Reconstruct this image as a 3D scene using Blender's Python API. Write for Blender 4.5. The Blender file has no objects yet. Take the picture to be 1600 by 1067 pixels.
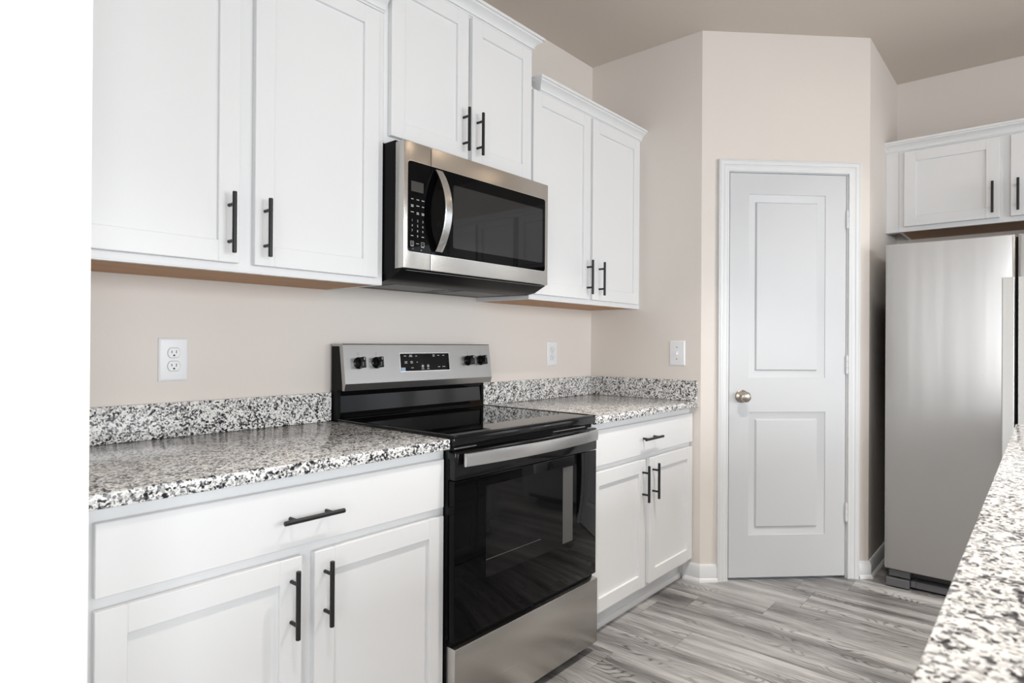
import bpy, bmesh, math, random
from mathutils import Matrix, Vector
random.seed(4)
S = bpy.context.scene
COL = S.collection
PI = math.pi

# ------------------------------------------------------------------ camera
def make_camera():
    yaw, pitch, roll = 0.8588, 0.0032, 0.0063
    cy, sy, cp, sp = math.cos(yaw), math.sin(yaw), math.cos(pitch), math.sin(pitch)
    fw = Vector((sy*cp, cy*cp, sp)); r = Vector((cy, -sy, 0)); u = r.cross(fw)
    cr, sr = math.cos(roll), math.sin(roll)
    r, u = cr*r + sr*u, -sr*r + cr*u
    cd = bpy.data.cameras.new('camera'); co = bpy.data.objects.new('camera', cd); COL.objects.link(co)
    m = Matrix((r, u, -fw)).transposed().to_4x4(); m.translation = (-2.9579, -1.9607, 1.178)
    co.matrix_world = m
    cd.sensor_fit = 'HORIZONTAL'; cd.sensor_width = 36; cd.lens = 968.96/1600*36
    cd.clip_start = .02
    cd.dof.use_dof = True; cd.dof.focus_distance = 2.3; cd.dof.aperture_fstop = 6.3
    S.camera = co
make_camera()
# ------------------------------------------------------------------ world, lamps, exposure
S.view_settings.view_transform = 'Standard'; S.view_settings.look = 'None'
S.view_settings.gamma = 1; S.view_settings.use_curve_mapping = False
S.view_settings.exposure = -0.98
W = bpy.data.worlds.new('sky'); S.world = W; W.use_nodes = True
W.node_tree.nodes['Background'].inputs[0].default_value = (.75, .85, 1, 1)
W.node_tree.nodes['Background'].inputs[1].default_value = 1.0

def area(name, loc, rot, sx, sy, power, col, spread=180):
    l = bpy.data.lights.new(name, 'AREA'); l.shape = 'RECTANGLE'; l.size = sx; l.size_y = sy
    l.energy = power; l.color = col; l.spread = math.radians(spread)
    o = bpy.data.objects.new(name, l); COL.objects.link(o); o.location = loc; o.rotation_euler = rot
    return o
H = 2.747
XC = 1.368                    # face of the refrigerator wall
YF, XL = -6.2, -6.0           # far walls behind the camera
DAY = (.935, .97, 1.0)
# daylight through the three windows behind the camera
TD = math.radians(18)         # skylight falls inward and downward
area('window_daylight', (-3.9, YF-.10, 1.35), (PI/2-TD, 0, 0), 2.3, 2.0, 122, DAY, 120)
area('window_daylight', (-1.0, YF-.10, 1.35), (PI/2-TD, 0, 0), 2.3, 2.0, 122, DAY, 120)
area('window_daylight', (XC+.10, -4.3, 1.2), (PI/2-TD, 0, PI/2), 1.7, 2.0, 50, DAY, 120)
area('window_daylight', (XL-.10, -3.9, 1.1), (PI/2-TD, 0, -PI/2), 2.1, 2.1, 125, DAY, 120)  # added side-wall source that brightens the low surfaces

# ------------------------------------------------------------------ materials
MATS = {}
def mat(name, col, rough=.5, metal=0, spec=.5, coat=0):
    m = bpy.data.materials.new(name); m.use_nodes = True
    b = m.node_tree.nodes['Principled BSDF']
    b.inputs['Base Color'].default_value = (*col, 1); b.inputs['Roughness'].default_value = rough
    b.inputs['Metallic'].default_value = metal; b.inputs['Specular IOR Level'].default_value = spec
    b.inputs['Coat Weight'].default_value = coat
    MATS[name] = m
    return m
class N:
    """small node-graph helper"""
    def __init__(s, m): s.t = m.node_tree; s.b = s.t.nodes['Principled BSDF']
    def new(s, ty, **k):
        n = s.t.nodes.new(ty)
        for a, v in k.items(): setattr(n, a, v)
        return n
    def lk(s, a, b): s.t.links.new(a, b)
    def put(s, sock, v):
        if hasattr(v, 'links') or isinstance(v, bpy.types.NodeSocket): s.lk(v, sock)
        else: sock.default_value = v
    def math(s, op, a, b=0.0, c=0.0):
        n = s.new('ShaderNodeMath', operation=op)
        s.put(n.inputs[0], a); s.put(n.inputs[1], b); s.put(n.inputs[2], c)
        return n.outputs[0]
    def noise(s, vec, scale=5, detail=2, rough=.5, dist=0):
        n = s.new('ShaderNodeTexNoise'); s.lk(vec, n.inputs['Vector'])
        n.inputs['Scale'].default_value = scale; n.inputs['Detail'].default_value = detail
        n.inputs['Roughness'].default_value = rough; n.inputs['Distortion'].default_value = dist
        return n
    def mapv(s, vec, sc=(1, 1, 1), rot=(0, 0, 0)):
        n = s.new('ShaderNodeMapping'); s.lk(vec, n.inputs[0])
        n.inputs['Scale'].default_value = sc; n.inputs['Rotation'].default_value = rot
        return n.outputs[0]
    def ramp(s, fac, stops, interp='LINEAR'):
        n = s.new('ShaderNodeValToRGB'); e = n.color_ramp; e.interpolation = interp
        while len(e.elements) < len(stops): e.elements.new(.5)
        for el, (p, c) in zip(e.elements, stops): el.position = p; el.color = (*c, 1) if len(c) == 3 else c
        s.lk(fac, n.inputs[0]); return n.outputs[0]
    def mix(s, fac, a, b, bt='MIX'):
        n = s.new('ShaderNodeMix', data_type='RGBA', blend_type=bt)
        s.put(n.inputs[0], fac); s.put(n.inputs[6], a); s.put(n.inputs[7], b); return n.outputs[2]
    def bump(s, h, strength, dist):
        n = s.new('ShaderNodeBump'); n.inputs['Strength'].default_value = strength
        n.inputs['Distance'].default_value = dist; s.lk(h, n.inputs['Height']); s.lk(n.outputs[0], s.b.inputs['Normal'])
    def obj(s): return s.new('ShaderNodeTexCoord').outputs['Object']

def paint(name, col, rough, bump=0, scale=180):
    m = mat(name, col, rough); g = N(m); n = g.noise(g.obj(), scale, 3)
    big = g.noise(g.obj(), 3.0, 2)
    g.lk(g.mix(g.math('MULTIPLY', big.outputs[0], .06), (*col, 1), (*[c*.9 for c in col], 1)), g.b.inputs['Base Color'])
    if bump: g.bump(n.outputs[0], bump, .002)
    return m
WALL = paint('beige_wall_paint', (.76, .708, .66), .7, .12)
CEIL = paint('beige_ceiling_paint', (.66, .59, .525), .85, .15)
WHITEWALL = paint('white_left_wall', (.93, .93, .92), .6, .08)  # whiter than the beige of the other walls
TRIM = paint('white_trim_paint', (.73, .74, .75), .35)
CAB = paint('white_cabinet_paint', (.805, .81, .815), .33, .02, 90)
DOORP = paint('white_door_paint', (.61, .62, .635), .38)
PLAST = mat('white_plastic', (.83, .84, .86), .3)
SLOT = mat('dark_slot', (.02, .02, .02), .6)
BLK = mat('matte_black_metal', (.012, .012, .013), .35, 0, .4)
BENAM = mat('black_enamel', (.005, .005, .0055), .10, 0, .35)
BPLAS = mat('black_plastic', (.005, .005, .0055), .4, 0, .12)
BGLASS = mat('black_glass', (.002, .002, .0025), .03, 0, .13)
WGLASS = mat('smoked_window_glass', (.005, .005, .0055), .045, 0, .22)
MGLASS = mat('smoked_microwave_glass', (.014, .014, .0145), .04, 0, .6)
LINER = mat('dull_grey_liner', (.085, .083, .08), .5)
DISP = mat('grey_display', (.05, .05, .047), .2)
MARK = mat('white_print', (.62, .62, .62), .5)
DMARK = mat('grey_print', (.10, .10, .10), .5)
NICKEL = mat('satin_nickel', (.42, .37, .32), .28, 1)
GREYP = mat('grey_plastic', (.12, .12, .125), .45)
FSIDE = mat('dark_grey_fridge_side', (.05, .05, .055), .5)
VENT = mat('grey_filter_mesh', (.16, .16, .16), .5)
FILM = mat('pale_blue_film', (.35, .50, .66), .3)

def steel(name, col, rough, stretch, aniso=.0):
    m = mat(name, col, rough, 1); g = N(m)
    n = g.noise(g.mapv(g.obj(), stretch), 1, 3, .6)
    g.lk(g.math('ADD', g.math('MULTIPLY', n.outputs[0], .02), rough-.01), g.b.inputs['Roughness'])
    if name == 'brushed_refrigerator_steel':
        wv = g.noise(g.mapv(g.obj(), (9, 1, .5)), 1, 1.5); g.bump(wv.outputs[0], .35, .01)
    if aniso:
        t = g.new('ShaderNodeTangent', direction_type='RADIAL', axis='Z')
        g.b.inputs['Anisotropic'].default_value = aniso; g.lk(t.outputs[0], g.b.inputs['Tangent'])
    return m
STEEL = steel('brushed_stainless_steel', (.56, .54, .51), .27, (6, 6, 700), .4)
PSTEEL = steel('satin_panel_steel', (.44, .435, .43), .30, (6, 6, 700), .3)
FSTEEL = steel('brushed_refrigerator_steel', (.58, .57, .56), .35, (500, 500, 12), .55)
HSTEEL = steel('bright_handle_steel', (.68, .68, .68), .24, (20, 20, 400))
RIM = mat('bright_edge_steel', (.8, .79, .77), .2, 1)

def wood():
    m = mat('unfinished_plywood', (.4, .2, .09), .55); g = N(m)
    n = g.noise(g.mapv(g.obj(), (4, 60, 60)), 1, 4, .6, .4)
    g.lk(g.ramp(n.outputs[0], [(.3, (.36, .17, .065)), (.7, (.52, .28, .12))]), g.b.inputs['Base Color'])
    return m
WOOD = wood()

def granite(name, sc, sh=0.0):
    m = mat(name, (.6, .6, .6), .13, 0, .45); g = N(m); o = g.obj()
    w = g.noise(o, 80*sc, 2)
    vv = g.new('ShaderNodeVectorMath', operation='MULTIPLY_ADD')
    g.lk(w.outputs['Color'], vv.inputs[0]); vv.inputs[1].default_value = (.010/sc,)*3; g.lk(o, vv.inputs[2])
    v1 = g.new('ShaderNodeTexVoronoi'); v1.inputs['Scale'].default_value = 205*sc; g.lk(vv.outputs[0], v1.inputs['Vector'])
    sep = g.new('ShaderNodeSeparateColor'); g.lk(v1.outputs['Color'], sep.inputs[0])
    cl = g.noise(o, 45*sc, 2)
    f = g.math('ADD', sep.outputs[0], g.math('MULTIPLY', g.math('SUBTRACT', cl.outputs[0], .5), .9))
    f = g.math('ADD', f, sh)
    c1 = g.ramp(f, [(0, (.014, .015, .019)), (.13, (.06, .062, .07)), (.21, (.19, .19, .195)), (.32, (.42, .415, .41)),
                    (.45, (.68, .675, .66)), (.62, (.82, .815, .80)), (.85, (.87, .86, .84))], 'CONSTANT')
    v2 = g.new('ShaderNodeTexVoronoi'); v2.inputs['Scale'].default_value = 430*sc; g.lk(vv.outputs[0], v2.inputs['Vector'])
    s2 = g.new('ShaderNodeSeparateColor'); g.lk(v2.outputs['Color'], s2.inputs[0])
    spk = g.math('GREATER_THAN', s2.outputs[1], .93)
    c2 = g.mix(spk, c1, (.10, .10, .11, 1))
    tan = g.noise(o, 14*sc, 3); ft = g.math('MULTIPLY', g.math('GREATER_THAN', tan.outputs[0], .72), .22)
    g.lk(g.mix(ft, c2, (.60, .42, .26, 1), 'MIX'), g.b.inputs['Base Color'])
    return m
GRAN = granite('speckled_granite', 1.0)
GRAN2 = granite('speckled_island_granite', .85, .06)

def floor_mat():
    m = mat('grey_vinyl_plank', (.3, .3, .3), .38); g = N(m); o = g.obj()
    sp = g.new('ShaderNodeSeparateXYZ'); g.lk(o, sp.inputs[0]); x, y = sp.outputs[0], sp.outputs[1]
    PW, PL = .18, 1.22
    fx = g.math('DIVIDE', x, PW); idx = g.math('FLOOR', fx)
    wn = g.new('ShaderNodeTexWhiteNoise', noise_dimensions='1D'); g.lk(idx, wn.inputs['W'])
    off = g.math('MULTIPLY', wn.outputs[0], PL)
    for i, yj in ((2, -1.237), (0, -1.122), (-2, -.735), (-3, -.612), (-6, -.708)):
        cmpn = g.math('COMPARE', idx, float(i), .3)
        off = g.math('ADD', g.math('MULTIPLY', off, g.math('SUBTRACT', 1.0, cmpn)), g.math('MULTIPLY', cmpn, yj))
    fy = g.math('DIVIDE', g.math('SUBTRACT', y, off), PL); idy = g.math('FLOOR', fy)
    wn2 = g.new('ShaderNodeTexWhiteNoise', noise_dimensions='2D')
    cb = g.new('ShaderNodeCombineXYZ'); g.lk(idx, cb.inputs[0]); g.lk(idy, cb.inputs[1]); g.lk(cb.outputs[0], wn2.inputs['Vector'])
    rnd = wn2.outputs['Value']
    # plank-shifted coordinates
    c2 = g.new('ShaderNodeCombineXYZ')
    g.lk(x, c2.inputs[0]); g.lk(g.math('ADD', y, g.math('MULTIPLY', rnd, 17.0)), c2.inputs[1]); g.lk(g.math('MULTIPLY', rnd, 9.0), c2.inputs[2])
    P = c2.outputs[0]
    broad = g.noise(g.mapv(P, (13, 1.1, 1)), 1, 3, .55, .3).outputs[0]
    warp = g.noise(g.mapv(P, (7, 1.7, 1)), 1, 2, .5).outputs[0]
    ring = g.math('SINE', g.math('ADD', g.math('MULTIPLY', x, 620.0), g.math('MULTIPLY', warp, 190.0)))
    line = g.math('POWER', g.math('MULTIPLY_ADD', ring, .5, .5), 4.0)
    fine = g.noise(g.mapv(P, (260, 9, 1)), 1, 3, .6).outputs[0]
    patch = g.noise(g.mapv(P, (9, 2.2, 1)), 1, 2).outputs[0]
    pm = g.math('SMOOTH_MAX', g.math('MULTIPLY', g.math('SUBTRACT', patch, .38), 2.2), 0.0, .05)
    v = g.math('ADD', g.math('MULTIPLY', g.math('SUBTRACT', broad, .5), 1.45), .50)
    v = g.math('ADD', v, g.math('MULTIPLY', g.math('SUBTRACT', rnd, .5), .16))
    v = g.math('SUBTRACT', v, g.math('MULTIPLY', g.math('MULTIPLY', line, pm), .55))
    v = g.math('ADD', v, g.math('MULTIPLY', g.math('SUBTRACT', fine, .5), .75))
    col = g.ramp(v, [(.05, (.06, .057, .055)), (.3, (.155, .149, .144)), (.52, (.285, .277, .27)), (.75, (.43, .423, .412)), (1, (.54, .53, .52))])
    ex = g.math('ABSOLUTE', g.math('SUBTRACT', g.math('FRACT', fx), .5)); ey = g.math('ABSOLUTE', g.math('SUBTRACT', g.math('FRACT', fy), .5))
    seam = g.math('MAXIMUM', g.math('GREATER_THAN', ex, .4945), g.math('GREATER_THAN', ey, .4992))
    col = g.mix(g.math('MULTIPLY', seam, .55), col, (.05, .048, .046, 1))
    g.lk(col, g.b.inputs['Base Color'])
    g.lk(g.math('ADD', g.math('MULTIPLY', fine, .2), .26), g.b.inputs['Roughness'])
    g.bump(fine, .08, .001)
    return m
FLOOR = floor_mat()

# ------------------------------------------------------------------ mesh helpers
class B:
    def __init__(s): s.bm = bmesh.new()
    def box(s, x0, x1, y0, y1, z0, z1, bev=0, seg=1):
        r = bmesh.ops.create_cube(s.bm, size=1)
        for v in r['verts']:
            v.co = Vector(((x0+x1)/2+v.co.x*abs(x1-x0), (y0+y1)/2+v.co.y*abs(y1-y0), (z0+z1)/2+v.co.z*abs(z1-z0)))
        if bev:
            ed = list({e for v in r['verts'] for e in v.link_edges})
            bmesh.ops.bevel(s.bm, geom=ed, offset=bev, segments=seg, affect='EDGES', profile=.5)
        return s
    def loft(s, rings, closed=True, cap=True):
        vs = [[s.bm.verts.new(p) for p in r] for r in rings]
        n = len(rings[0])
        for a, b in zip(vs, vs[1:]):
            for i in range(n if closed else n-1):
                j = (i+1) % n
                s.bm.faces.new((a[i], a[j], b[j], b[i]))
        if cap:
            s.bm.faces.new(vs[0][::-1]); s.bm.faces.new(vs[-1])
        return s
    def cyl(s, p0, p1, r, seg=20, bev=0, r1=None):
        p0, p1 = Vector(p0), Vector(p1); ax = (p1-p0).normalized(); L = (p1-p0).length
        a = ax.orthogonal().normalized(); b = ax.cross(a); r1 = r if r1 is None else r1
        st = [(0, r), (L, r1)] if not bev else [(0, r-bev), (bev, r), (L-bev, r1), (L, r1-bev)]
        s.loft([[p0+ax*t+(a*math.cos(q*2*PI/seg)+b*math.sin(q*2*PI/seg))*rr for q in range(seg)] for t, rr in st])
        return s
    def lathe(s, p0, ax, prof, seg=28):
        p0, ax = Vector(p0), Vector(ax).normalized(); a = ax.orthogonal().normalized(); b = ax.cross(a)
        return s.loft([[p0+ax*t+(a*math.cos(q*2*PI/seg)+b*math.sin(q*2*PI/seg))*max(r, 1e-4) for q in range(seg)] for t, r in prof])
    def prism_x(s, prof, x0, x1):           # prof: (y, z)
        return s.loft([[(x0, y, z) for y, z in prof], [(x1, y, z) for y, z in prof]])
    def prism_y(s, prof, y0, y1):           # prof: (x, z)
        return s.loft([[(x, y0, z) for x, z in prof], [(x, y1, z) for x, z in prof]])
    def prism_z(s, prof, z0, z1):
        return s.loft([[(x, y, z0) for x, y in prof], [(x, y, z1) for x, y in prof]])
    def text(s, body, x, y, z, size):       # lettering on a plane facing -y
        c = bpy.data.curves.new('t', 'FONT'); c.body = body; c.size = size; c.align_x = 'CENTER'; c.align_y = 'CENTER'; c.resolution_u = 2
        o = bpy.data.objects.new('t', c); COL.objects.link(o)
        dg = bpy.context.evaluated_depsgraph_get(); me = bpy.data.meshes.new_from_object(o.evaluated_get(dg))
        vs = [s.bm.verts.new((x+v.co.x, y, z+v.co.y)) for v in me.vertices]
        for p in me.polygons: s.bm.faces.new([vs[i] for i in p.vertices])
        bpy.data.objects.remove(o); bpy.data.curves.remove(c); bpy.data.meshes.remove(me)
        return s
    def xf(s, m):
        bmesh.ops.transform(s.bm, matrix=m, verts=s.bm.verts); return s

def obj(name, b, m, parent=None, smooth=35):
    bm = b.bm
    bmesh.ops.recalc_face_normals(bm, faces=bm.faces)
    for f in bm.faces: f.smooth = True
    lim = math.radians(smooth)
    for e in bm.edges: e.smooth = len(e.link_faces) == 2 and e.calc_face_angle(9) < lim
    me = bpy.data.meshes.new(name); bm.to_mesh(me); bm.free(); me.materials.append(m)
    o = bpy.data.objects.new(name, me); COL.objects.link(o)
    if parent: o.parent = parent
    return o
def thing(name, label, cat, loc=(0, 0, 0), rz=0, group=None, kind=None):
    o = bpy.data.objects.new(name, None); COL.objects.link(o); o.location = loc; o.rotation_euler = (0, 0, rz)
    o.empty_display_size = .1
    return tag(o, label, cat, group, kind)
def tag(o, label, cat, group=None, kind=None):
    o['label'] = label; o['category'] = cat
    if group: o['group'] = group
    if kind: o['kind'] = kind
    return o
def struct(name, b, m, label, cat): return tag(obj(name, b, m), label, cat, None, 'structure')

def offsets(path):
    """mitred outward direction at each vertex of a plan path (room on the right of travel)"""
    ns = []
    for a, b in zip(path, path[1:]):
        d = (Vector(b)-Vector(a)).normalized(); ns.append(Vector((d.y, -d.x)))
    out = [ns[0]]
    for a, b in zip(ns, ns[1:]): out.append((a+b)/(1+a.dot(b)))
    return out+[ns[-1]]
def sweep(b, path, prof, i0=0, i1=None):     # prof: (out, z) closed polygon
    off = offsets(path); i1 = len(path) if i1 is None else i1
    b.loft([[(p[0]+o.x*e, p[1]+o.y*e, z) for e, z in prof] for p, o in list(zip(path, off))[i0:i1]])
    return b
def rrect(x0, x1, z0, z1, r, seg=5):
    """rounded rectangle, r = radii (bl, br, tr, tl)"""
    if not isinstance(r, (tuple, list)): r = (r,)*4
    out = []
    for (cx, cz, sx, sz, rr, a0) in ((x0, z0, 1, 1, r[0], PI), (x1, z0, -1, 1, r[1], 1.5*PI), (x1, z1, -1, -1, r[2], 0), (x0, z1, 1, -1, r[3], .5*PI)):
        if rr <= 0: out.append((cx, cz)); continue
        for k in range(seg+1):
            a = a0+k*PI/2/seg; out.append((cx+sx*rr+rr*math.cos(a), cz+sz*rr+rr*math.sin(a)))
    return out

# ------------------------------------------------------------------ room shell
DB, SS = .6531, .6212
T2 = math.sqrt(.5); LP = SS*math.sqrt(2)
struct('floor', B().box(XL-.2, XC+.2, YF-.2, .2, -.1, 0), FLOOR, 'grey wood-look plank floor', 'floor')
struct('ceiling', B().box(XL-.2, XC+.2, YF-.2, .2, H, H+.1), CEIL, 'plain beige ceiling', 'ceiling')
struct('wall_back', B().box(-2.634, 0, 0, .12, 0, H), WALL, 'beige wall behind the range and upper cabinets', 'wall')
struct('wall_return', B().prism_z([(0, .12), (0, -DB), (.1, -DB+.0414), (.1, .12)], 0, H), WALL, 'beige wall with the light switch, at the end of the counter', 'wall')
PAN = Matrix.Translation((0, -DB, 0)) @ Matrix.Rotation(-PI/4, 4, 'Z')      # frame of the angled pantry wall
DX0, DX1, DZ = .139, .763, 2.047
b = B().prism_z([(0, 0), (DX0, 0), (DX0, .1), (.0414, .1)], 0, H)
b.prism_z([(DX1, 0), (LP, 0), (LP-.0414, .1), (DX1, .1)], 0, H).box(DX0, DX1, 0, .1, DZ, H)
struct('wall_pantry', b.xf(PAN), WALL, 'angled beige wall holding the white pantry door', 'wall')
YD = -DB-SS
struct('wall_alcove', B().prism_z([(SS, YD), (XC, YD), (XC, YD+.1), (SS+.0414, YD+.1)], 0, H), WALL, 'short beige wall beside the refrigerator', 'wall')
b = B().box(XC, XC+.12, -3.4, YD+.1, 0, H).box(XC, XC+.12, YF, -5.2, 0, H).box(XC, XC+.12, -5.2, -3.4, 2.25, H)
struct('wall_right', b, WALL, 'beige wall behind the refrigerator', 'wall')
struct('wall_left', B().box(-6.0, -2.634, -.75, .12, 0, H), WHITEWALL, 'bright white wall end at the left edge of the view', 'wall')
b = B().box(XL, XC+.12, YF-.12, YF, 0, .3).box(XL, XC+.12, YF-.12, YF, 2.4, H)
for a, c in ((XL, -5.1), (-2.7, -2.2), (.2, XC+.12)): b.box(a, c, YF-.12, YF, .3, 2.4)
struct('wall_front', b, WALL, 'beige window wall behind the viewer', 'wall')
b = B().box(XL-.12, XL, YF, -5.0, 0, H).box(XL-.12, XL, -5.0, -2.8, 2.2, H).box(XL-.12, XL, -2.8, -.75, 0, H)
struct('wall_side', b, WALL, 'beige side wall left of the viewer', 'wall')
def window(name, m, w, h, label):
    b = B(); f = .05
    b.box(0, w, -.02, .06, 0, f).box(0, w, -.02, .06, h-f, h).box(0, f, -.02, .06, f, h-f).box(w-f, w, -.02, .06, f, h-f)
    b.box(w/2-.03, w/2+.03, -.015, .05, f, h-f)
    struct(name, b.xf(m), TRIM, label, 'window')
window('window_1', Matrix.Translation((-2.7, YF, .3)) @ Matrix.Rotation(PI, 4, 'Z'), 2.4, 2.1, 'white framed window behind the viewer, left')
window('window_2', Matrix.Translation((.2, YF, .3)) @ Matrix.Rotation(PI, 4, 'Z'), 2.4, 2.1, 'white framed window behind the viewer, right')
window('window_3', Matrix.Translation((XC, -3.4, .0)) @ Matrix.Rotation(-PI/2, 4, 'Z'), 1.8, 2.25, 'white patio door past the refrigerator')
window('window_4', Matrix.Translation((XL, -5.0, 0)) @ Matrix.Rotation(PI/2, 4, 'Z'), 2.2, 2.2, 'wide white patio door added on the side wall for low light')  # unseen opening added to frame the low side light
# baseboards
BBP = [(0, 0), (.024, 0), (.0235, .006), (.021, .012), (.0165, .017), (.014, .019), (.014, .066), (.012, .069), (.012, .072), (.008, .079), (.005, .084), (0, .084)]
def pan(o): return (o*T2, -DB-o*T2)
p1 = [(0, -.57), (0, -DB), pan(.083)]
struct('baseboard_return', sweep(B(), p1, BBP, 0, 2), TRIM, 'white baseboard at the toe of the counter end', 'baseboard')
struct('baseboard_pantry', sweep(B(), p1, BBP, 1, 3), TRIM, 'short white baseboard left of the pantry door', 'baseboard')
p2 = [pan(.822), pan(LP), (XC, YD)]
struct('baseboard_corner', sweep(B(), p2, BBP, 0, 2), TRIM, 'short white baseboard right of the pantry door', 'baseboard')
struct('baseboard_alcove', sweep(B(), p2, BBP, 1, 3), TRIM, 'white baseboard in the shadow beside the refrigerator', 'baseboard')

# ------------------------------------------------------------------ pantry door (casing, jamb, slab, hinges, knob)
def casing():
    prof = [(0, 0), (0, .008), (.002, .0105), (.009, .0115), (.0115, .010), (.013, .0105), (.028, .0145), (.031, .0135), (.034, .0165), (.046, .0185), (.049, .0165), (.0515, .0185), (.055, .0185), (.0565, .016), (.0565, 0)]
    b = B(); rings = []
    for u, h in prof: rings.append([(DX0-u+.0, -h, 0), (DX0-u, -h, DZ+u), (DX1+u, -h, DZ+u), (DX1+u, -h, 0)])
    vs = [[b.bm.verts.new(p) for p in r] for r in rings]
    n = len(vs)
    for i in range(n):
        A, C = vs[i], vs[(i+1) % n]
        for k in range(3): b.bm.faces.new((A[k], A[k+1], C[k+1], C[k]))
    b.bm.faces.new([r[0] for r in vs]); b.bm.faces.new([r[3] for r in vs][::-1])
    return b
struct('trim_1', casing().xf(PAN), TRIM, 'white moulded casing around the pantry door', 'door trim')
def paneled(x0, x1, z0, z1, yf, yb, holes, rings):
    """slab with moulded panels on its front face (facing -y); rings: (inset, depth)"""
    b = B(); bm = b.bm
    xs = sorted({x0, x1, *[h[0] for h in holes], *[h[1] for h in holes]}); zs = sorted({z0, z1, *[h[2] for h in holes], *[h[3] for h in holes]})
    for i in range(len(xs)-1):
        for j in range(len(zs)-1):
            cx, cz = (xs[i]+xs[i+1])/2, (zs[j]+zs[j+1])/2
            if any(h[0] < cx < h[1] and h[2] < cz < h[3] for h in holes): continue
            bm.faces.new([bm.verts.new(p) for p in ((xs[i], yf, zs[j]), (xs[i+1], yf, zs[j]), (xs[i+1], yf, zs[j+1]), (xs[i], yf, zs[j+1]))])
    R = lambda h, i, d: [(h[0]+i, yf+d, h[2]+i), (h[1]-i, yf+d, h[2]+i), (h[1]-i, yf+d, h[3]-i), (h[0]+i, yf+d, h[3]-i)]
    for h in holes:
        b.loft([R(h, 0, 0)]+[R(h, i, d) for i, d in rings], cap=False)
        bm.faces.new([bm.verts.new(p) for p in R(h, *rings[-1])])
    O = (x0, x1, z0, z1)
    b.loft([R(O, 0, 0), R(O, 0, yb-yf)], cap=False); bm.faces.new([bm.verts.new(p) for p in R(O, 0, yb-yf)])
    bmesh.ops.remove_doubles(bm, verts=bm.verts, dist=1e-5)
    return b
dr = thing('door_1', 'closed white two-panel pantry door with a nickel knob', 'door', PAN.translation, -PI/4, None, 'structure')
s0, s1 = .1465, .7535
RG = [(.0015, .003), (.033, .0125), (.0365, .0130), (.043, .0040)]
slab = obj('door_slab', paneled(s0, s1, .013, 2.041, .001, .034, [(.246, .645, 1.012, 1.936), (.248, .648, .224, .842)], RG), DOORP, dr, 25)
jb = B().box(DX0, DX0+.0045, .001, .098, 0, DZ).box(DX1-.0055, DX1, .001, .098, 0, DZ).box(DX0+.0045, DX1-.0055, .001, .098, DZ-.003, DZ)
jb.box(DX0+.0045, DX0+.016, .040, .07, 0, DZ-.003).box(DX1-.017, DX1-.0055, .040, .07, 0, DZ-.003).box(DX0+.016, DX1-.017, .040, .07, DZ-.016, DZ-.003)
obj('door_jamb', jb, TRIM, dr)
for z0, z1 in ((1.772, 1.861), (1.036, 1.126), (.288, .379)):
    h = B()
    for k in range(3):
        a = z0+k*(z1-z0)/3; h.cyl((.7565, -.006, a+.001), (.7565, -.006, a+(z1-z0)/3-.001), .0058, 14, .001)
    h.cyl((.7565, -.006, z0-.004), (.7565, -.006, z1+.004), .0035, 10, .001)
    h.box(.7515, .7565, -.003, .0008, z0, z1, .0006).box(.7565, .7605, -.003, .0008, z0, z1, .0006)
    obj('hinge', h, TRIM, dr)
kn = obj('door_knob', B().lathe((.210, .0005, .921), (0, -1, 0), [(0, .001), (0, .0325), (.004, .0325), (.0075, .028), (.009, .016), (.012, .0125), (.024, .0115), (.030, .014), (.036, .022), (.044, .0265), (.052, .0265), (.058, .023), (.0615, .015), (.0625, .001)]), NICKEL, dr)
kn['label'] = 'round satin nickel knob'
obj('latch_plate', B().box(.1452, .1464, .004, .027, .895, .95, .0004), NICKEL, dr)

# ------------------------------------------------------------------ cabinets
def handle(cx, cz, y, vertical, parent, L=.16, sp=.096):
    """bar pull: bar plus two posts, on a face at depth y (facing -y)"""
    b = B(); r = .0058; yo = y-.032
    ax = Vector((0, 0, 1)) if vertical else Vector((1, 0, 0)); c = Vector((cx, yo, cz))
    b.cyl(c-ax*L/2, c+ax*L/2, r, 18, .0012)
    for sgn in (-1, 1):
        p = c+ax*sgn*sp/2; b.cyl((p.x, y, p.z), (p.x, yo, p.z), .0045, 14)
    o = obj('handle', b, BLK, parent); o['label'] = 'matte black bar handle'
    return o
def shaker(x0, x1, z0, z1, yb, parent, st=.056, t=.019):
    yf = yb-t; b = B(); bv = .0013
    b.box(x0, x0+st, yf, yb, z0, z1, bv).box(x1-st, x1, yf, yb, z0, z1, bv)
    b.box(x0+st, x1-st, yf, yb, z0, z0+st, bv).box(x0+st, x1-st, yf, yb, z1-st, z1, bv)
    b.box(x0+st-.004, x1-st+.004, yf+.0095, yb-.002, z0+st-.004, z1-st+.004)
    return obj('door', b, CAB, parent)
CROWN = [(0, 0), (.006, 0), (.008, .004), (.0125, .006), (.0135, .011), (.011, .013), (.013, .016), (.019, .024), (.028, .031), (.0375, .036), (.0385, .041), (.046, .042), (.046, .053), (0, .053)]
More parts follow.
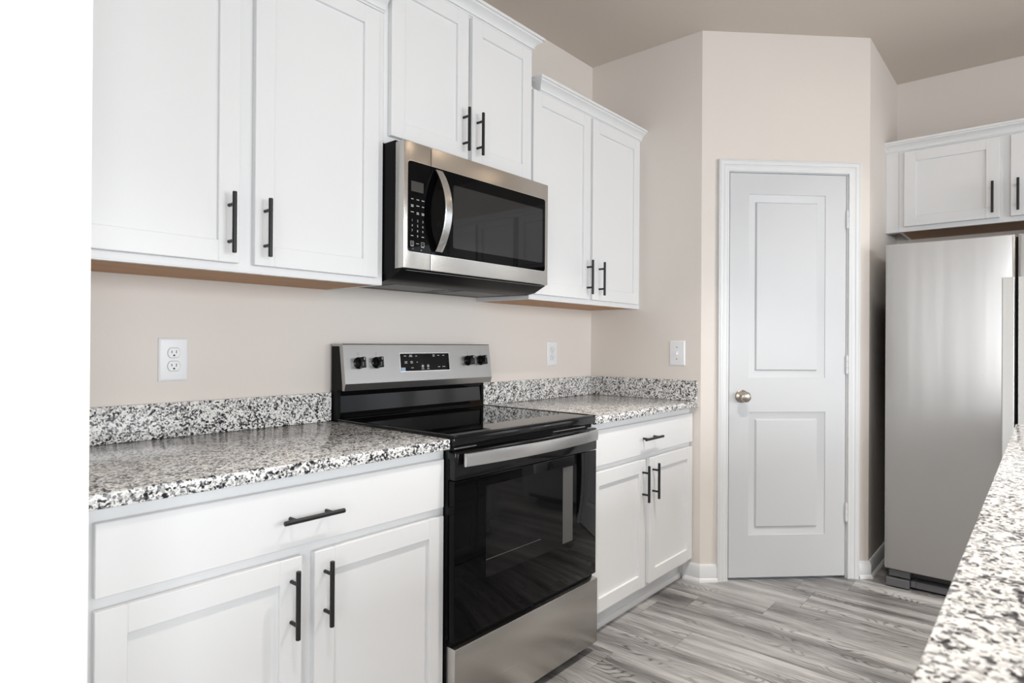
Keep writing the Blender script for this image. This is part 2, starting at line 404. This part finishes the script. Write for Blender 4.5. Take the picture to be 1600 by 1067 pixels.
def upper(label, loc, rz, w, z0, z1, doors, zd, crown, depth=.306, filler=0, group='white wall cabinets with black handles', handles=True):
    t = thing('wall_cabinet', label, 'cabinet', (loc[0], loc[1], z0), rz, group)
    h = z1-z0
    b = B().box(0, w, -depth, -.002, .003, h, .0008)
    for (a, c) in ((0, .016), (w-.016, w)): b.box(a, c, -depth+.001, -.002, 0, .003)
    b.box(.016, w-.016, -depth, -depth+.020, 0, .003)
    obj('carcass', b, CAB, t)
    o = obj('bottom_panel', B().box(.016, w-.016, -depth+.020, -.003, .0005, .003), WOOD, t); o['label'] = 'brown wood underside'
    if filler:
        obj('filler_strip', B().box(-filler, -.0008, -depth, -depth+.05, 0, h, .0006), CAB, t)
    for (a, c, hx) in doors:
        d = shaker(a, c, zd[0]-z0, zd[1]-z0, -depth-.0005, t)
        handle(hx, zd[0]-z0+.022+.08, -depth-.0195, True, d)
    if crown:
        obj('crown_molding', sweep(B(), crown, [(e, z+h-.003) for e, z in CROWN]), CAB, t)
    return t
XR, XM, XLc = -.934, -1.696, -2.611
# left cabinet
w = XM-XLc
upper('tall white wall cabinet left of the microwave', (XLc, 0), 0, w, 1.366, 2.262,
      [(-2.592-XLc, -2.180-XLc, -2.209-XLc), (-2.138-XLc, -1.727-XLc, -2.110-XLc)], (1.388, 2.247),
      [(0, -.306), (w-.001, -.306)])
w = XR-XM-.001
upper('raised white wall cabinet above the microwave', (XM+.0005, 0), 0, w, 1.836, 2.416,
      [(.018, -1.320-XM, -1.3465-XM), (-1.300-XM, -.947-XM, -1.273-XM)], (1.861, 2.403),
      [(0, -.01), (0, -.306), (w, -.306), (w, -.01)])
w = -XR-.001
upper('white wall cabinet between the microwave and the light switch wall', (XR, 0), 0, w, 1.366, 2.262,
      [(.002, -.500-XR, -.526-XR), (-.481-XR, -.036-XR, -.424-XR)], (1.388, 2.250),
      [(.068, -.28), (.068, -.306), (w, -.306)])
upper('low white wall cabinet above the refrigerator', (XC, YD-.062), -PI/2, .914, 1.807, 2.253,
      [(.027, .441, .4125), (.484, .887, .513)], (1.832, 2.240), [(-.062, -.33), (.914, -.33)], .33, .0615)

upper('white wall cabinet past the refrigerator, reflected in the microwave door', (XC, -2.285), -PI/2, .914, 1.366, 2.262,
      [(.02, .446, .417), (.468, .894, .497)], (1.388, 2.250), [(0, -.2), (0, -.306), (.914, -.306), (.914, -.2)])
def base_cab(label, loc, rz, w, doors, drawer, group='white base cabinets with black handles', dw=None):
    t = thing('base_cabinet', label, 'cabinet', (loc[0], loc[1], 0), rz, group)
    d = .595
    obj('carcass', B().box(0, w+.0105*(rz == 0 and loc[0] < -1), -d, -.002, .088, .865, .0008), CAB, t)
    tb = B().box(0, w, -.541, -.02, .0, .088)
    tb.prism_x([(-.541, 0), (-.558, 0), (-.5575, .006), (-.555, .012), (-.550, .017), (-.547, .019), (-.541, .019)], 0, w)
    obj('toe_kick', tb, CAB, t)
    dd = obj('drawer', B().box(drawer[0], drawer[1], -d-.0195, -d-.0005, .693, .835, .0016), CAB, t)
    handle((drawer[0]+drawer[1])/2, .763, -d-.0195, False, dd)
    for (a, c, hx) in doors:
        s = shaker(a, c, .108, .668, -d-.0005, t)
        handle(hx, .668-.022-.08, -d-.0195, True, s)
    return t
w = XM-XLc
base_cab('white base cabinet left of the range', (XLc, 0), 0, w, [(-2.587-XLc, -2.160-XLc, -2.188-XLc), (-2.126-XLc, -1.701-XLc, -2.098-XLc)], (-2.587-XLc, -1.701-XLc))
w = -XR-.001
base_cab('white base cabinet right of the range', (XR, 0), 0, w, [(.018, -.484-XR, -.512-XR), (-.448-XR, -.006-XR, -.420-XR)], (.018, -.006-XR))

# ------------------------------------------------------------------ counters
def counter(label, x0, x1, y0, y1, z0, z1, m, group):
    t = thing('countertop', label, 'countertop', ((x0+x1)/2, (y0+y1)/2, z0), 0, group)
    obj('slab', B().box(x0, x1, y0, y1, z0, z1, .004, 2).xf(Matrix.Translation(-Vector(t.location))), m, t)
    return t
def splash(t, *a): obj('backsplash', B().box(*a, .0015).xf(Matrix.Translation(-Vector(t.location))), GRAN, t)
ZC = .896
t = counter('speckled granite countertop left of the range', -2.630, XM-.001, -.637, -.001, .8655, ZC, GRAN, 'granite countertops')
splash(t, -2.630, XM-.001, -.021, -.001, ZC+.0002, .998)
t = counter('speckled granite countertop right of the range', XR+.001, -.001, -.640, -.001, .8655, ZC, GRAN, 'granite countertops')
splash(t, XR+.001, -.022, -.021, -.001, ZC+.0002, .998)
splash(t, -.0215, -.001, -.638, -.001, ZC+.0002, .998)
t = counter('long granite island countertop at the lower right', -2.55, -.036, -2.85, -1.874, .866, ZC, GRAN2, 'granite countertops')
for k in range(3):
    base_cab('white island cabinet under the granite island top', (-.10-k*.80, -2.525), PI, .7995, [(.02, .382, .352), (.418, .78, .448)], (.02, .78), 'island cabinets below the island top')
tag(obj('island_panel', B().box(-2.5, -.10, -2.56, -2.5265, 0, .865), CAB), 'white panel closing the back of the island', 'panel')

# ------------------------------------------------------------------ range
RW = XR-XM-.006
def make_range():
    t = thing('range', 'black and stainless steel freestanding electric range', 'range', (XM+.003, 0, 0))
    Wd = RW
    obj('body', B().box(.0115, Wd-.0115, -.617, -.016, .036, .868, .003), BENAM, t)
    # cooktop: rim and inset glass
    b = B().box(0, Wd, -.646, -.05, .8725, .8995, .005, 2)
    for a in ((0, .014, -.646, -.05), (Wd-.014, Wd, -.646, -.05), (.014, Wd-.014, -.646, -.628), (.014, Wd-.014, -.066, -.05)):
        b.box(*a, .8985, .9055, .0022, 2)
    obj('cooktop_frame', b, BENAM, t)
    obj('cooktop_glass', B().box(.0145, Wd-.0145, -.6275, -.0665, .8996, .9035, .0006), BGLASS, t)
    g = B()
    g.text('HOT SURFACE', .05, 0, 0, .006).xf(Matrix.Translation((0, -.615, .9037)) @ Matrix.Rotation(-PI/2, 4, 'X'))
    g.bm.clear(); g.box(.030, .036, -.612, -.604, .9036, .9037); g.box(.040, .064, -.6105, -.609, .9036, .9037); g.box(.040, .058, -.607, -.6055, .9036, .9037)
    obj('cooktop_print', g, DMARK, t)
    obj('vent_trim', B().box(.01, Wd-.01, -.632, -.617, .858, .8724, .001), BPLAS, t)
    for a, c in ((.015, .11), (.50, .70)): obj('vent_slot', B().box(a, c, -.6335, -.6321, .8625, .8665, .0004), RIM, t)
    # oven door
    d = obj('oven_door', B().box(.001, Wd-.001, -.650, -.619, .300, .772, .003, 2), BGLASS, t); d['label'] = 'black glass oven door'
    obj('door_trim', B().box(.001, Wd-.001, -.6515, -.619, .7735, .8565, .004, 2), BENAM, d)
    obj('oven_window', B().prism_y(rrect(.135, Wd-.135, .455, .738, .006), -.6508, -.6495), WGLASS, d)
    wl = B().box(.536, .597, -.6513, -.6508, .462, .734)
    obj('window_liner', wl, LINER, d)
    wl = B().box(.137, .41, -.6511, -.6508, .5085, .5105)
    obj('window_liner', wl, LINER, d)
    # bowed handle
    n = 24; rings = []
    x0, x1 = .022, Wd-.034
    for k in range(n+1):
        u = k/n; x = x0+(x1-x0)*u; y = -.668-.026*(1-(2*u-1)**2)
        rings.append([(x, y, .818), (x, y-.004, .8145), (x, y-.009, .8165), (x, y-.011, .835), (x, y-.009, .8535), (x, y-.004, .8555), (x, y, .852)])
    b = B().loft(rings)
    o = obj('oven_handle', b, HSTEEL, d, 50); o['label'] = 'bowed stainless steel handle'
    for a in (.034, Wd-.060): obj('handle_bracket', B().box(a, a+.026, -.671, -.651, .820, .850, .003), BPLAS, o)
    # drawer
    b = B().box(0, Wd, -.6575, -.6195, .038, .283, .003, 2)
    obj('drawer', b, STEEL, t)
    obj('drawer_gap', B().box(.004, Wd-.004, -.634, -.6175, .2835, .2995), BPLAS, t)
    for x in (.06, Wd-.06):
        for y in (-.60, -.08): obj('foot', B().cyl((x, y, 0), (x, y, .037), .016, 14), BPLAS, t)
    # backguard
    obj('riser', B().prism_x([(-.016, .8725), (-.049, .8725), (-.049, .900), (-.064, .908), (-.060, .914), (-.047, .926), (-.043, .985), (-.052, .999), (-.052, 1.007), (-.016, 1.007)], .014, Wd-.014), BENAM, t)
    b = B().prism_x([(-.012, .869), (-.0485, .869), (-.0505, .93), (-.0495, 1.007), (-.012, 1.007)], 0, .0135).prism_x([(-.012, .869), (-.0485, .869), (-.0505, .93), (-.0495, 1.007), (-.012, 1.007)], Wd-.0135, Wd)
    b.prism_x([(-.012, 1.007), (-.088, 1.007), (-.0905, 1.03), (-.073, 1.164), (-.012, 1.164)], .0012, Wd-.0012)
    obj('backguard', b, BPLAS, t)
    b = B().prism_x([(-.012, 1.1645), (-.0735, 1.1645), (-.0910, 1.031), (-.0885, 1.0065), (-.0935, 1.0065), (-.0990, 1.031), (-.0805, 1.170), (-.078, 1.173), (-.012, 1.173)], 0, Wd)
    for a, c in ((0, .001), (Wd-.001, Wd)):
        b.prism_x([(-.0615, 1.1645), (-.0735, 1.1645), (-.0910, 1.031), (-.0885, 1.0065), (-.081, 1.0065), (-.0795, 1.031)], a, c)
    cp = obj('control_panel', b, PSTEEL, t, 10)
    # frame of the sloping panel face
    tilt = math.atan2(.018, .139)
    F = Matrix.Translation((0, -.0985, 1.031)) @ Matrix.Rotation(-tilt, 4, 'X')
    zc = .0735
    for x in (-.316, -.238, .238, .316):
        k = B(); c = Wd/2+x
        k.lathe((c, 0, zc), (0, -1, 0), [(0, .001), (0, .0215), (.004, .0215), (.006, .0195), (.016, .0185), (.0185, .0165), (.019, .001)], 28)
        k.box(c-.0075, c+.0075, -.036, -.012, zc-.0195, zc+.0195, .0025, 2)
        kb = obj('knob', k.xf(F), BENAM, cp); kb['label'] = 'black control knob'
        m = B(); m.box(c-.0012, c+.0012, -.0367, -.0361, zc+.008, zc+.017)
        obj('pointer', m.xf(F), MARK, kb)
    b = B(); b.prism_y(rrect(Wd/2-.129, Wd/2+.129, .0355, .1085, .003), -.0012, .001)
    obj('display_rim', b.xf(F), RIM, cp)
    b = B(); b.prism_y(rrect(Wd/2-.1265, Wd/2+.1265, .038, .106, .002), -.0024, .0005)
    dp = obj('control_display', b.xf(F), BGLASS, cp); dp['label'] = 'black touch display'
    b = B(); y = -.0026; X = lambda u: Wd/2-.1265+.253*u; Z = lambda v: .106-.068*v
    def bar(u, v, wd, h=.0022): b.box(X(u)-wd/2, X(u)+wd/2, y-.0002, y, Z(v)-h/2, Z(v)+h/2)
    for u, v, wd in ((.09, .14, .011), (.20, .10, .012), (.20, .17, .017), (.31, .15, .008), (.67, .10, .011), (.67, .17, .011), (.77, .13, .010), (.88, .13, .010),
                     (.10, .46, .012), (.10, .54, .013), (.21, .46, .012), (.21, .54, .012), (.32, .5, .006), (.22, .82, .012), (.43, .90, .013), (.54, .90, .012), (.77, .80, .011), (.87, .80, .015)): bar(u, v, wd)
    for u, v in ((.43, .75), (.54, .74)):
        b.lathe((X(u), y+.0001, Z(v)), (0, -1, 0), [(0, .0062), (.0002, .0062), (.0002, .0054), (0, .0054)], 20)
        b.text('>' if u < .5 else 'O', X(u), y-.0001, Z(v), .007)
    obj('display_print', b.xf(F), MARK, dp)
    b = B(); b.prism_y(rrect(Wd/2-.1265, Wd/2-.106, .038, .052, .001), -.0029, -.0025)
    obj('film_corner', b.xf(F), FILM, dp)
    for x in (-.316, -.238, .238, .316):
        b = B(); c = Wd/2+x
        b.text('OFF', c, -.0003, zc+.030, .005); b.box(c-.001, c+.001, -.0004, -.0002, zc+.0245, zc+.0265)
        b.box(c-.004, c+.004, -.0004, -.0002, zc+.036, zc+.037)
        for q in range(24):
            a0 = math.radians(200+q*140/24); a1 = math.radians(200+(q+1)*140/24)
            r0, r1 = .0262, .0268
            b.bm.faces.new([b.bm.verts.new((c+r*math.cos(a), -.0003, zc+r*math.sin(a))) for r, a in ((r0, a0), (r1, a0), (r1, a1), (r0, a1))])
        obj('knob_print', b.xf(F), DMARK, cp)
    return t
make_range()

# ------------------------------------------------------------------ microwave
def make_microwave():
    x0, x1 = XM+.004, XR-.006
    t = thing('microwave', 'stainless steel over-the-range microwave with black glass door', 'microwave', (x0, 0, 1.39))
    Wd = x1-x0; o = -1.39
    b = B().box(0, Wd, -.365, -.004, 1.405+o, 1.834+o, .002)
    b.prism_x([(-.366, 1.416+o), (-.401, 1.416+o), (-.345, 1.388+o), (-.30, 1.380+o), (-.004, 1.384+o), (-.004, 1.4055+o), (-.366, 1.4055+o)], .002, Wd-.002)
    obj('casing', b, BPLAS, t)
    g = B()
    for a, c in ((.09, .34), (.42, .67)): g.box(a, c, -.26, -.10, 1.3785+o, 1.3815+o, .001)
    g.box(.36, .40, -.22, -.14, 1.3785+o, 1.3815+o)
    obj('grease_filter', g, VENT, t)
    v = B()
    for k in range(1): v.box(.02, Wd-.02, -.400+k*.012, -.397+k*.012, 1.4115+o-k*.006, 1.4135+o-k*.006)
    obj('vent_grille', v, GREYP, t)
    sx = .115
    zb, zt = 1.4175+o, 1.827+o
    cpn = obj('control_panel', B().box(0, sx-.0008, -.410, -.366, zb, zt, .0025, 2), STEEL, t)
    dr = obj('door', B().box(sx+.0008, Wd, -.410, -.366, zb, zt, .0025, 2), STEEL, t)
    gz0, gz1, gx0, gx1 = 1.472+o, 1.764+o, .016, Wd-.021
    def plate(xa, xb, r, m, name, parent, e, y0):
        return obj(name, B().prism_y(rrect(xa-e*(r[0] > 0), xb+e*(r[1] > 0), gz0-e, gz1+e, [q+e if q else 0 for q in r]), y0, -.4095), m, parent)
    plate(gx0, sx-.0008, (.011, 0, 0, .011), RIM, 'glass_rim', cpn, .002, -.4108)
    plate(sx+.0008, gx1, (0, .011, .011, 0), RIM, 'glass_rim', dr, .002, -.4108)
    kp = plate(gx0, sx-.0008, (.011, 0, 0, .011), BGLASS, 'keypad', cpn, 0, -.4118)
    dg = plate(sx+.0008, gx1, (0, .011, .011, 0), BGLASS, 'door_glass', dr, 0, -.4118)
    obj('window', B().prism_y(rrect(.215, gx1-.018, 1.505+o, 1.722+o, .008), -.4121, -.4115), MGLASS, dg)
    # display and keypad print
    obj('display', B().prism_y(rrect(.028, .080, 1.667+o, 1.700+o, .001), -.4122, -.4117), DISP, kp)
    p = B(); y = -.4121
    cx = (.033, .056, .078)
    for r, z in enumerate((1.642, 1.622, 1.600)):
        for k, c in enumerate(cx):
            wd = (.009, .011, .012)[(k+r) % 3]; p.box(c-wd/2, c+wd/2, y-.0002, y, z+o-.001, z+o+.001)
            if (r, k) in ((1, 0), (2, 1), (2, 2)): p.box(c-.005, c+.005, y-.0002, y, z+o-.0055, z+o-.0035)
    for r in range(3):
        for k in range(3): p.text(str(r*3+k+1), cx[k], y-.0001, 1.573+o-r*.0165, .0105)
    p.text('0', cx[1], y-.0001, 1.573+o-3*.0165, .0105)
    for k in (0, 2): p.box(cx[k]-.005, cx[k]+.005, y-.0002, y, 1.5225+o, 1.5245+o)
    for c in (cx[0], cx[2]):
        for q in ((-.007, .007, .0058, .0066), (-.007, .007, -.0066, -.0058), (-.007, -.0062, -.0066, .0066), (.0062, .007, -.0066, .0066)):
            p.box(c+q[0], c+q[1], y-.0002, y, 1.4985+o+q[2]+.001, 1.4985+o+q[3]+.001)
        p.text('O' if c == cx[0] else '>', c, y-.0001, 1.4995+o, .008)
        p.box(c-.006, c+.006, y-.0002, y, 1.4895+o, 1.491+o)
    p.box(cx[1]-.006, cx[1]+.006, y-.0002, y, 1.499+o, 1.5003+o)
    p.text('>', cx[0]+.004, y-.0001, 1.481+o, .008); p.text('o', cx[2]-.006, y-.0001, 1.481+o, .010)
    obj('keypad_print', p, MARK, kp)
    # vertical bowed handle
    n = 22; rings = []; hx = sx+.012; hw = .030
    z0, z1 = 1.482+o, 1.754+o
    for k in range(n+1):
        u = k/n; z = z0+(z1-z0)*u; yy = -.414-.048*(1-(2*u-1)**2)
        th = .009
        rings.append([(hx, yy, z), (hx-.001, yy-th+.002, z), (hx+.002, yy-th, z), (hx+hw-.002, yy-th, z), (hx+hw+.001, yy-th+.002, z), (hx+hw, yy, z)])
    h = obj('handle', B().loft(rings), HSTEEL, dr, 30); h['label'] = 'arched stainless steel handle'
    return t
make_microwave()

# ------------------------------------------------------------------ refrigerator
def make_fridge():
    t = thing('refrigerator', 'tall stainless steel side-by-side refrigerator', 'refrigerator', (XC, -1.356, 0), -PI/2)
    Wd = .905; yd = -.755
    obj('cabinet', B().box(.004, Wd-.004, yd+.008, -.03, .045, 1.655, .004), FSIDE, t)
    def fdoor(a, c, name):
        rings = []; n = 20; yb = yd; dep = .060; r = .012
        out = [(a, yb), (a, yb-dep+r)]
        for k in range(1, 5): q = k/4*PI/2; out.append((a+r-r*math.cos(q), yb-dep+r-r*math.sin(q)))
        for k in range(1, n):
            u = k/n; x = a+r+(c-a-2*r)*u; q = max(0, abs(2*u-1)-.6)/.4; out.append((x, yb-dep-.005*(1-q*q)))
        for k in range(0, 5): q = k/4*PI/2; out.append((c-r+r*math.sin(q), yb-dep+r-r*math.cos(q)))
        out.append((c, yb))
        b = B(); e = .003
        ctr = ((a+c)/2, yb-dep/2)
        def ring(z, s): return [(min(max(x, a+s), c-s), min(y+s, yb) if y < yb-.001 else y, z) for x, y in out]
        b.loft([ring(.090, e), ring(.093, 0), ring(1.670, 0), ring(1.673, e)])
        return obj(name, b, FSTEEL, t, 40)
    ld = fdoor(.0, .4985, 'door'); rd = fdoor(.5065, Wd, 'door')
    for d, hx in ((ld, .455), (rd, .510)):
        b = B().prism_z([(hx, yd-.060), (hx, yd-.0745), (hx+.001, yd-.0755), (hx+.039, yd-.0797), (hx+.040, yd-.0787), (hx+.040, yd-.060)], .42, 1.484)
        o = obj('handle', b, RIM, d); o['label'] = 'flat bright vertical bar handle'
    obj('hinge_cover', B().box(.012, .09, yd+.0, yd+.09, 1.6565, 1.680, .003), GREYP, t)
    obj('gasket', B().box(.499, .506, yd-.03, yd+.006, .1, 1.665), BPLAS, t)
    b = B().box(.020, .105, yd-.045, yd+.03, .052, .084, .002).box(.008, .105, yd-.058, yd+.03, .006, .045, .002)
    obj('hinge_bracket', b, GREYP, t)
    b = B().box(.108, .128, yd-.035, yd+.02, .012, .044, .001).box(.1285, Wd-.108, yd-.030, yd+.02, .010, .042, .001)
    obj('kick_grille', b, GREYP, t)
    for x in (.06, Wd-.06):
        for y in (-.68, -.1): obj('foot', B().cyl((x, y, 0), (x, y, .046), .018, 14), BPLAS, t)
    return t
make_fridge()

# ------------------------------------------------------------------ outlets and switch
def plate_mesh(w, h):
    P = lambda i, d: [(-w/2+i, d, -h/2+i), (w/2-i, d, -h/2+i), (w/2-i, d, h/2-i), (-w/2+i, d, h/2-i)]
    return B().loft([P(0, -.0005), P(0, -.0025), P(.001, -.0035), P(.0055, -.0062), P(.0075, -.0064)])
def outlet(label, loc):
    t = thing('wall_outlet', label, 'outlet', loc, 0, 'white duplex outlets above the counter')
    obj('cover_plate', plate_mesh(.083, .128), PLAST, t)
    for s in (-1, 1):
        zc = s*.0195; pts = []
        for k in range(32):
            a = 2*PI*k/32; pts.append((.0172*math.cos(a), zc+max(-.0142, min(.0142, .0172*math.sin(a)))))
        rc = obj('receptacle', B().prism_y(pts, -.0082, -.0062), PLAST, t)
        b = B().box(-.0075, -.0053, -.0085, -.0081, zc-.0005, zc+.0065).box(.0053, .0073, -.0085, -.0081, zc-.0015, zc+.0075)
        b.cyl((0, -.0085, zc-.0075), (0, -.0081, zc-.0075), .0028, 14)
        obj('slot', b, SLOT, rc)
        pr = B(); pr.loft([[(x*1.06, y, zc+(z-zc)*1.07) for x, z in pts] for y in (-.0066, -.0063)])
        obj('receptacle_shadow_gap', pr, GREYP, t)
    obj('screw', B().cyl((0, -.0074, 0), (0, -.0062, 0), .0024, 14), PLAST, t)
    return t
outlet('white duplex outlet on the wall left of the range', (-2.2225, 0, 1.1245))
outlet('white duplex outlet on the wall right of the range', (-.368, 0, 1.1265))
t = thing('light_switch', 'white toggle light switch on the wall left of the pantry door', 'light switch', (0, -.527, 1.1345), -PI/2)
obj('cover_plate', plate_mesh(.086, .128), PLAST, t)
obj('toggle_bezel', B().box(-.0065, .0065, -.0070, -.0062, -.013, .013, .0005), PLAST, t)
obj('toggle', B().prism_x([(-.0068, -.005), (-.0185, -.010), (-.0185, -.003), (-.0068, .006)], -.0045, .0045), PLAST, t)
for z in (-.030, .030): obj('screw', B().cyl((0, -.0074, z), (0, -.0062, z), .0026, 14), SLOT, t)

# ------------------------------------------------------------------ ceiling downlights out of view
for k, (x, y, pw) in enumerate(((-2.45, -1.55, 9), (-.95, -1.58, 33), (.10, -1.72, 6), (.35, -2.9, 22), (-1.2, -3.3, 26), (-3.4, -3.3, 26))):  # the one nearest the pantry door is added to brighten that corner
    t = thing('recessed_light', 'round white recessed ceiling light out of view', 'ceiling light', (x, y, H), 0, 'recessed ceiling lights')
    obj('trim_ring', B().lathe((0, 0, 0), (0, 0, -1), [(0, .062), (0, .09), (.006, .088), (.008, .075), (.004, .062)], 36), TRIM, t)
    lm = MATS.get('warm_lens') or mat('warm_lens', (1, .9, .75), .5)
    bs = lm.node_tree.nodes['Principled BSDF']; bs.inputs['Emission Color'].default_value = (1, .80, .60, 1); bs.inputs['Emission Strength'].default_value = 20
    obj('lens', B().cyl((0, 0, -.001), (0, 0, -.004), .062, 32), lm, t)
    a = area('recessed_light_lamp', (0, 0, -.012), (0, 0, 0), .12, .12, pw, (1, .955, .90), 95); a.data.shape = 'DISK'; a.parent = t
